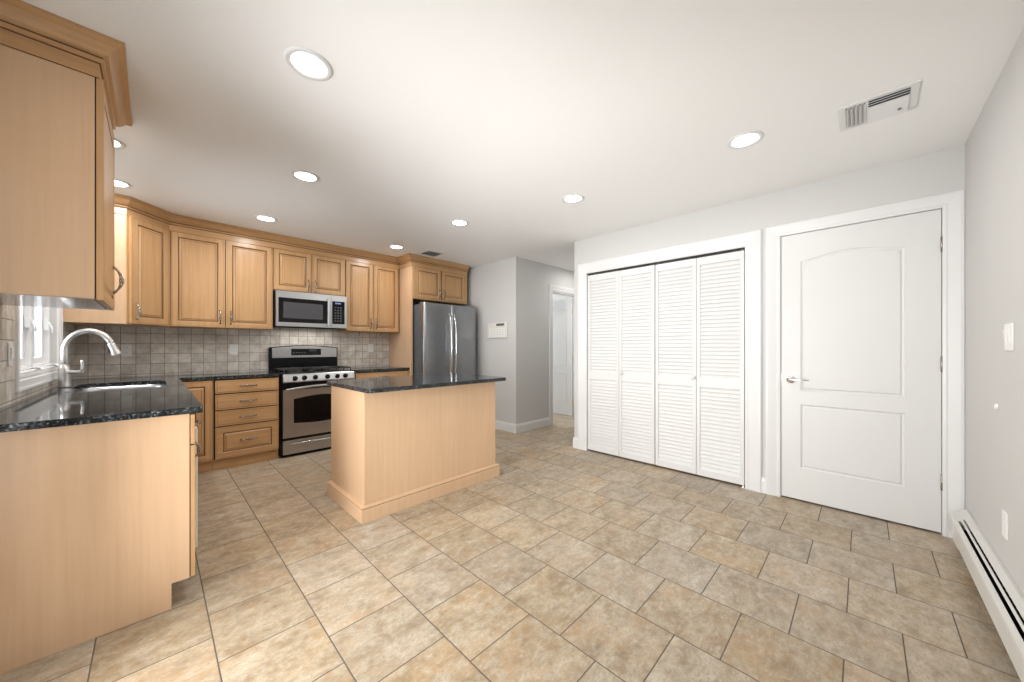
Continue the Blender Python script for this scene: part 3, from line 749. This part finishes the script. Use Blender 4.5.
poly = corner(ix0+.04, iy0+.04, .04, 180, 270)+corner(ix1-.04, iy0+.04, .04, -90, 0)+corner(ix1-.04, iy1-.04, .04, 0, 90)+corner(ix0+.04, iy1-.04, .04, 90, 180)
worktop(poly, 'polished black speckled granite worktop on the island')

# ---------------------------------------------------------------- range
RX0, RX1, RYF = .958, 1.738, 4.44
t = thing('range', (1.364, 4.74, 0), 'freestanding stainless and black gas range with arched backguard', 'range')
MB('black').box(RX0, RX1, RYF+.02, YB-.02, .02, .905).build('body', t, .003)
FG = BACK(RYF+.02)
u0, u1 = RX0+.026, RX1-.004
m = MB('steel', 'black').fprism(FG, [(0, .812), (.040, .812), (.046, .825), (.030, .896), (.022, .905), (0, .905)], u0, u1); panel = m.build('control_panel', t, .002)
for i, x in enumerate((1.095, 1.188, 1.299, 1.426, 1.536, 1.627)):
    m = MB('black', 'chrome'); ax = Vector((0, -1, .2)).normalized()
    o = Vector((x, RYF+.02-.0395, .857))
    m.lathe(o, ax, [(.027, 0), (.027, .004), (.023, .008), (.021, .026), (.018, .029), (0, .029)], 22)
    b = o+ax*.030
    m.tube([b+Vector((0, -.001, -.014)), b+Vector((0, -.001, .014))], .0042, 8)
    m.lathe(o, ax, [(.029, -.001), (.029, .002), (.027, .003)], 22, 1)
    m.build('knob', panel)
# oven door
m = MB('steel', 'blackglass', 'black')
wz0, wz1 = .368, .640
def arched(a, b, z0, z1, rise, k=16, bot=0):
    p = [(a, z0)]
    for i in range(1, k): p.append((a+(b-a)*i/k, z0-bot*math.sin(PI*i/k)))
    p += [(b, z0), (b, z1)]
    for i in range(1, k): p.append((b+(a-b)*i/k, z1+rise*math.sin(PI*i/k)))
    return p+[(a, z1)]
m.board(FG, u0, u1, .213, .735, .001, .035, [(arched(1.085, 1.633, wz0, wz1-.01, .03, 16, .02), [(.003, .033, 2), (.010, .0325, 1)], 1)])
od = m.build('oven_door', t)
MB('black').fbox(FG, u0, u1, 0, .030, .735, .806).build('vent_strip', t, .002)
m = MB('steel'); hp = []
for i in range(15):
    f = i/14; hp.append(FG(u0+.035+(u1-u0-.07)*f, .062+.022*math.sin(PI*f), .738+.028*math.sin(PI*f)))
m.tube([FG(u0+.03, .03, .735)]+hp+[FG(u1-.03, .03, .735)], [.009]+[.013]*15+[.009], 14); m.build('handle', od)
m = MB('steel', 'black').board(FG, u0, u1, .035, .185, .001, .034, [(arched(1.04, 1.68, .135, .152, .012, 12), [(.004, .026, 0), (.008, .024, 0)], 0)]); dr = m.build('storage_drawer', t)
for a in (1.05, 1.46):
    MB('chrome').tube([FG(a+i*.02, .036+.008*math.sin(PI*i/11), .146) for i in range(12)], [.004]+[.007]*10+[.004], 10).build('handle', dr)
MB('black').fbox(FG, u0, u1, 0, .030, .186, .212).fbox(FG, u0, u1, -.02, .0, 0, .04).build('seam_strip', t)
# cooktop with burners and grates
ct = MB('black').box(RX0, RX1, RYF+.005, YB-.06, .905, .918).build('cooktop', t, .004)
for x, y, r in ((1.17, 4.62, .045), (1.56, 4.62, .05), (1.17, 4.86, .038), (1.56, 4.86, .042), (1.364, 4.74, .04)):
    MB('iron', 'steel').lathe((x, y, .918), (0, 0, 1), [(r+.012, 0), (r+.010, .006), (r, .008), (r, .016), (r*.9, .019), (0, .019)], 20).build('burner', t)
for x0, x1 in ((1.01, 1.36), (1.37, 1.72)):
    m = MB('iron'); z = .948; y0, y1 = 4.50, 4.95
    m.tube([(x0, y0, z), (x1, y0, z), (x1, y1, z), (x0, y1, z)], .006, 6, closed=True)
    xm, ym = (x0+x1)/2, (y0+y1)/2
    for p, q in (((xm, y0), (xm, y1)), ((x0, ym), (x1, ym)), ((x0, 4.62), (x1, 4.62)), ((x0, 4.86), (x1, 4.86))):
        m.tube([(p[0], p[1], z+.003), (q[0], q[1], z+.003)], .0055, 6)
    for p in ((x0, y0), (x1, y0), (x0, y1), (x1, y1), (x0, ym), (x1, ym)): m.tube([(p[0], p[1], .917), (p[0], p[1], z)], .006, 6)
    for k in range(4): m.tube([(x0+.04+k*.09, y0+.01, z+.004), (x0+.04+k*.09, y0+.09, z+.008)], .0045, 6)
    m.build('grate', t)
# backguard
FBG = BACK(YB-.06)
m = MB('black').fplate(FBG, arched(RX0+.004, RX1-.006, .905, 1.195, .028), -.045, .004); bg = m.build('backguard', t, .008)
m = MB('steel').fplate(FBG, arched(RX0+.036, RX1-.020, 1.07, 1.188, .022, 16), .004, .012); bp_ = m.build('backguard_panel', t, .003)
m = MB('blackglass', 'lcdg', 'grey').fbox(FBG, 1.19, 1.525, .012, .0145, 1.098, 1.178); m.fbox(FBG, 1.39, 1.47, .0145, .015, 1.147, 1.168, 1)
for k in range(5): m.fbox(FBG, 1.21+k*.03, 1.228+k*.03, .0145, .015, 1.125, 1.135, 2)
m.build('display', bp_)

# ---------------------------------------------------------------- microwave
MX0, MX1, MZ0, MZ1, MF = .956, 1.732, 1.425, 1.838, 4.655
t = thing('microwave', (1.36, YB, MZ0), 'over the range stainless microwave with black window and keypad', 'microwave')
MB('black').box(MX0, MX1, MF+.03, YB-.001, MZ0, MZ1).build('body', t, .003)
FM = BACK(MF+.03)
m = MB('steel', 'blackglass', 'mesh_glass')
q = [(.990, 1.482), (1.498, 1.482), (1.498, 1.760), (.990, 1.760)]
m.board(FM, MX0+.010, 1.545, MZ0+.012, MZ1-.002, .001, .032, [(q, [(.002, .0305, 1), (.046, .0305, 1), (.048, .029, 1)], 2)])
md = m.build('door', t)
m = MB('steel').fbox(FM, 1.500, 1.532, .045, .062, 1.455, 1.800).fbox(FM, 1.505, 1.527, .030, .046, 1.47, 1.50).fbox(FM, 1.505, 1.527, .030, .046, 1.76, 1.79)
m.build('handle', md, .006, 3)
m = MB('steel', 'blackglass').board(FM, 1.548, MX1-.002, MZ0+.012, MZ1-.002, .001, .032, [([(1.556, 1.485), (1.704, 1.485), (1.704, 1.765), (1.556, 1.765)], [(.002, .031, 1)], 1)])
kp = m.build('control_panel', t)
m = MB('lcd').fbox(FM, 1.590, 1.660, .031, .0318, 1.733, 1.750); m.build('display', kp)
m = MB('grey')
for r in range(6):
    for c in range(3): m.fbox(FM, 1.585+c*.032, 1.603+c*.032, .031, .0316, 1.515+r*.033, 1.531+r*.033)
m.build('keypad', kp)
MB('black').fbox(FM, MX0+.004, MX1-.004, -.30, .026, MZ0-.008, MZ0+.010).build('bottom_grille', t)
MB('glow').box(1.22, 1.30, 4.80, 4.84, MZ0-.003, MZ0+.001).build('added_cooktop_glow', t)  # added glow that goes with the backsplash fill
l = area('backsplash_fill', (0, 0, 0), (0, 0, 0), .6, .12, 1.3, (1, .97, .92)); l.parent = t; l.location = (0, 4.84-YB, -.012)  # fill lamp added to brighten the backsplash tile

# ---------------------------------------------------------------- refrigerator
FX0, FX1, FFY, FT = 2.530, 3.425, 4.145, 1.797
t = thing('refrigerator', (3.005, 4.6, 0), 'stainless french door refrigerator with two bowed handles', 'refrigerator')
MB('grey').box(FX0+.006, FX1-.006, FFY+.075, YB-.03, .02, FT-.015).build('body', t, .004)
FFr = BACK(FFY+.065)
xm = (FX0+FX1)/2
def fdoor(u0, u1, w0, w1, name):
    k = 10; poly = []
    m = MB('fsteel')
    pts = [(u0, 0), (u0, .056)]
    for i in range(k+1):
        f = i/k; pts.append((u0+.006+(u1-u0-.012)*f, .062+.004*math.sin(PI*f)))
    pts += [(u1, .056), (u1, 0)]
    A = [m.bm.verts.new(FFr(u, n, w0)) for u, n in pts]; B = [m.bm.verts.new(FFr(u, n, w1)) for u, n in pts]
    m.face(A); m.face(B)
    for i in range(len(A)): j = (i+1) % len(A); m.face((A[i], A[j], B[j], B[i]), 0, 1 < i < len(A)-3)
    return m.build(name, t, .003)
dl_ = fdoor(FX0, xm-.003, .70, FT, 'door'); dr_ = fdoor(xm+.003, FX1, .70, FT, 'door')
fz = fdoor(FX0, FX1, .06, .69, 'freezer_drawer')
for d, x in ((dl_, xm-.040), (dr_, xm+.040)):
    m = MB('chrome'); z0, z1 = .80, 1.66; hp = []
    for i in range(21):
        f = i/20; hp.append(FFr(x, .070+.055*math.sin(PI*f)**.6, z0+(z1-z0)*f))
    m.tube(hp, [.008]+[.0115]*19+[.008], 12)
    for z in (z0, z1): m.lathe(FFr(x, .060, z), FFr.n, [(.014, 0), (.012, .012), (.008, .018)], 12)
    m.build('handle', d)
m = MB('chrome'); hp = [FFr(FX0+.08+(FX1-FX0-.16)*i/20, .070+.05*math.sin(PI*i/20)**.6, .60) for i in range(21)]; m.tube(hp, .0115, 12); m.build('handle', fz)
for a in (FX0+.01, FX1-.09): MB('grey').box(a, a+.08, FFY+.02, FFY+.13, FT-.014, FT+.012).build('hinge_cover', t, .004)
MB('black').box(FX0+.02, FX1-.02, FFY+.03, FFY+.09, 0, .055).build('toe_grille', t)

# ---------------------------------------------------------------- ceiling fixtures
def can(loc, label, root=None):
    if root: return dup(root, loc, label)
    t = thing('ceiling_light', loc, label, 'ceiling light', 'recessed ceiling lights')
    x, y, z = loc
    MB('white').lathe((x, y, z), (0, 0, -1), [(.068, -.002), (.068, .002), (.074, .006), (.086, .007), (.094, .004), (.095, -.001)], 40).build('trim_ring', t)
    MB('glow').lathe((x, y, z), (0, 0, -1), [(.0675, -.001), (.0675, .002), (.05, .004), (0, .005)], 40).build('lens', t)
    l = area('lamp', (0, 0, -.012), (0, 0, 0), .13, .13, CAN_POWER, (1, .975, .94), PI, 'DISK'); l.parent = t
    return t
CANS = [((.489, 1.753), 'large round recessed light nearest the camera, above the end of the sink run'),
        ((2.529, .51), 'round recessed light in front of the panel door beside the square vent'),
        ((.792, 2.92), 'round recessed light left of the island, midway to the cabinets'),
        ((2.502, 1.746), 'round recessed light in front of the louvered closet'),
        ((.78, 4.154), 'round recessed light just in front of the tall cabinet left of the microwave'),
        ((2.184, 2.905), 'round recessed light over the right end of the island'),
        ((2.155, 4.171), 'round recessed light beside the small vent near the refrigerator crown'),
        ((4.75, 2.95), 'unseen recessed light added to brighten the hallway in front of the far doorway'),  # unseen light added to brighten the hall
        ((-.205, 4.067), 'recessed light over the sink nearest the corner cabinet'),
        ((-.212, 3.28), 'recessed light over the sink half hidden behind the nearest cabinet')]
root = None
for (x, y), lab in CANS:
    o = can((x, y, H), lab, root); root = root or o
# large register
def register(x0, x1, y0, y1, label, small=False):
    t = thing('ceiling_vent', ((x0+x1)/2, (y0+y1)/2, H), label, 'vent', 'ceiling vents')
    b = .030; z = H-.012
    MB('iron').box(x0+b, x1-b, y0+b, y1-b, H-.002, H).build('duct_shade', t)  # dark plate in place of the shaded duct
    m = MB('white')
    for a in ((x0, x0+b, y0, y1), (x1-b, x1, y0, y1), (x0+b, x1-b, y0, y0+b), (x0+b, x1-b, y1-b, y1)): m.box(a[0], a[1], a[2], a[3], H-.007, H)
    m.build('frame', t, .003)
    m = MB('white'); ys = y1-b-(y1-y0-2*b)*.36
    if small:
        for k in range(5):
            y = y0+b+(y1-y0-2*b)*(k+.5)/5
            m.fprism(Frame((0, y, z), (1, 0, 0), (0, 1, 0)), [(-.009, -.002), (-.008, -.003), (.009, .008), (.008, .009)], x0+b, x1-b)
        m.build('louvers', t); return t
    for k in range(5):                             # blades along X near the +Y end
        y = ys+(y1-b-ys)*(k+.5)/5
        m.fprism(Frame((0, y, z), (1, 0, 0), (0, 1, 0)), [(-.009, .008), (-.007, .009), (.008, -.002), (.007, -.004)], x0+b, x1-b)
    K = 9; xm = (x0+x1)/2
    for k in range(K):
        x = x0+b+(x1-x0-2*b)*(k+.5)/K; s = -1 if x < xm-.03 else 1
        m.fprism(Frame((x, 0, z), (0, 1, 0), (1, 0, 0)), [(-.012*s, .009), (-.010*s, .010), (.012*s, -.002), (.011*s, -.004)], y0+b, ys)
    m.box(x0+b, x1-b, ys-.002, ys+.002, H-.014, H-.003)
    m.build('louvers', t)
    m = MB('nickel').lathe(((x0+x1)/2+.06, y0+b+.03, H-.014), (0, 0, -1), [(.008, 0), (.008, .006), (0, .008)], 10); m.build('damper_knob', t)
    return t
register(2.535, 2.815, -.195, .095, 'white louvered ceiling vent near the heater wall at upper right')
register(2.50, 2.76, 4.00, 4.24, 'small ceiling vent in front of the crown moulding over the refrigerator', True)

# ---------------------------------------------------------------- wall plates and small things
def plate(F, u, w, label, kind='outlet', wd=.072, ht=.115, mat='plastic', cat='outlet', group=None):
    t = thing('wall_outlet' if kind == 'outlet' else ('light_switch' if kind == 'switch' else 'blank_wall_plate'), tuple(F(u, 0, w)), label, cat, group)
    MB(mat).fplate(F, rrect(u-wd/2, u+wd/2, w-ht/2, w+ht/2, .006, 3), 0, .006).build('cover_plate', t, .002)
    if kind == 'outlet':
        for s in (-.024, .024):
            m = MB(mat, 'grey').fplate(F, rrect(u-.017, u+.017, w+s-.014, w+s+.014, .008, 3), .006, .0085)
            for d in (-.006, .006): m.fbox(F, u+d-.001, u+d+.001, .0085, .0088, w+s-.002, w+s+.008, 1)
            m.build('socket', t)
    elif kind == 'switch':
        n = max(1, round(wd/.05)-(0 if wd > .1 else 0)) if wd > .1 else 1
        for i in range(n):
            c = u+(i-(n-1)/2)*.046
            m = MB(mat).fprism(Frame(F(c, 0, w), F.u, F.n), [(.006, -.033), (.009, -.033), (.012, .033), (.006, .033)], -.016, .016); m.build('rocker', t, .001)
    return t
SF = BACK(YB-.008); LF = LEFT(XL+.008); HF = FRONT(YF)
plate(SF, -.176, 1.166, 'white outlet on the backsplash under the diagonal corner cabinet', group='backsplash outlets')
plate(SF, .640, 1.172, 'white outlet on the backsplash left of the range', group='backsplash outlets')
plate(SF, 2.205, 1.186, 'white outlet on the backsplash right of the range near the refrigerator panel', group='backsplash outlets')
plate(LF, 2.965, 1.165, 'switch plate on the tiled wall left of the sink window', 'switch', cat='light switch')
plate(HF, 2.59, 1.243, 'white double rocker switch on the wall at the right edge', 'switch', wd=.118, ht=.118, cat='light switch')
plate(HF, 2.65, .414, 'white blank plate low on the wall above the baseboard heater', 'blank', cat='wall plate')
o = MB('plastic').lathe((2.785, YF, .919), (0, 1, 0), [(.016, 0), (.016, .006), (.011, .010), (0, .011)], 20).build('wall_bumper')
tag(o, 'small round white bumper on the right edge wall below the switch', 'door bumper')
# alarm panel
FA = RIGHT(HX)
t = thing('alarm_keypad', (HX, 3.79, 1.33), 'beige alarm keypad on the wall right of the refrigerator', 'alarm keypad')
MB('beige').fplate(FA, rrect(3.585, 3.995, 1.33, 1.555, .012, 4), 0, .028).build('housing', t, .005)
m = MB('grey', 'lcdg').fbox(FA, 3.64, 3.80, .028, .030, 1.505, 1.54); m.build('display', t)
m = MB('plastic')
for r in range(4):
    for c in range(6): m.fbox(FA, 3.62+c*.058, 3.66+c*.058, .028, .031, 1.35+r*.034, 1.373+r*.034)
m.build('keypad', t)
m = MB('white').lathe((HX, 3.98, 2.227), (-1, 0, 0), [(.012, 0), (.010, .012), (0, .014)], 14); tag(m.build('wall_hook'), 'tiny hook high on the wall right of the refrigerator', 'hook')
# cup hooks under the cabinet right of the microwave
def cup_hook(x, y, z, label):
    m = MB('iron').lathe((x, y, z), (0, 0, -1), [(.008, 0), (.007, .003), (.003, .004)], 12)
    pts = [(x, y, z-.002), (x, y, z-.022)]
    for i in range(9):
        a = PI/2+PI*1.25*i/8; pts.append((x+.014*math.cos(a), y, z-.038+.014*math.sin(a)))
    m.tube(pts, .003, 8); tag(m.build('cup_hook'), label, 'hook', 'cup hooks under the cabinet')
cup_hook(1.99, 4.9, 1.405, 'left dark metal cup hook under the cabinet right of the microwave')
cup_hook(2.30, 4.9, 1.405, 'right dark metal cup hook under the cabinet near the refrigerator panel')

# ---------------------------------------------------------------- baseboard heater
HE = 3.44
t = thing('baseboard_heater', (2.2, YF, 0), 'long pale metal baseboard heater with dark slots along the right edge wall', 'heater')
FH = FRONT(YF)
x0 = .3
MB('enamel').fprism(FH, [(.001, .03), (.004, .03), (.004, .216), (.012, .216), (.033, .204), (.034, .208), (.012, .222), (.001, .222)], x0, HE-.15).build('back_panel', t)
MB('enamel').fprism(FH, [(.038, .200), (.041, .203), (.048, .197), (.046, .194)], x0, HE-.15).build('damper', t)
MB('enamel').fprism(FH, [(.058, .190), (.066, .186), (.073, .175), (.075, .160), (.075, .085), (.072, .078), (.066, .078), (.066, .082), (.070, .085), (.072, .158), (.070, .172), (.063, .183), (.057, .186)], x0, HE-.15).build('front_panel', t)
m = MB('iron').tube([(x0, YF+.035, .10), (HE-.07, YF+.035, .10)], .011, 12)
for i in range(60): m.box(HE-.12-i*.05, HE-.118-i*.05, YF+.008, YF+.060, .07, .15)
m.box(x0, HE-.15, YF+.002, YF+.006, .03, .21); m.build('heating_element', t)
prof = [(0, .02), (.060, .02), (.062, .07), (.077, .078), (.078, .16), (.075, .177), (.067, .190), (.055, .198), (.034, .211), (.012, .225), (0, .226)]
MB('enamel').fprism(FH, prof, HE-.155, HE).build('end_cap', t, .008, 3)

# unseen glowing lamp added to brighten the far room
t = thing('far_room_fill_lamp', (4.5, 5.0, H), 'unseen round flush lamp added to light the room beyond the doorway', 'ceiling light')
MB('glow').lathe((4.5, 5.0, H), (0, 0, -1), [(.12, 0), (.14, .02), (.12, .06), (.06, .08), (0, .085)], 28).build('shade', t)
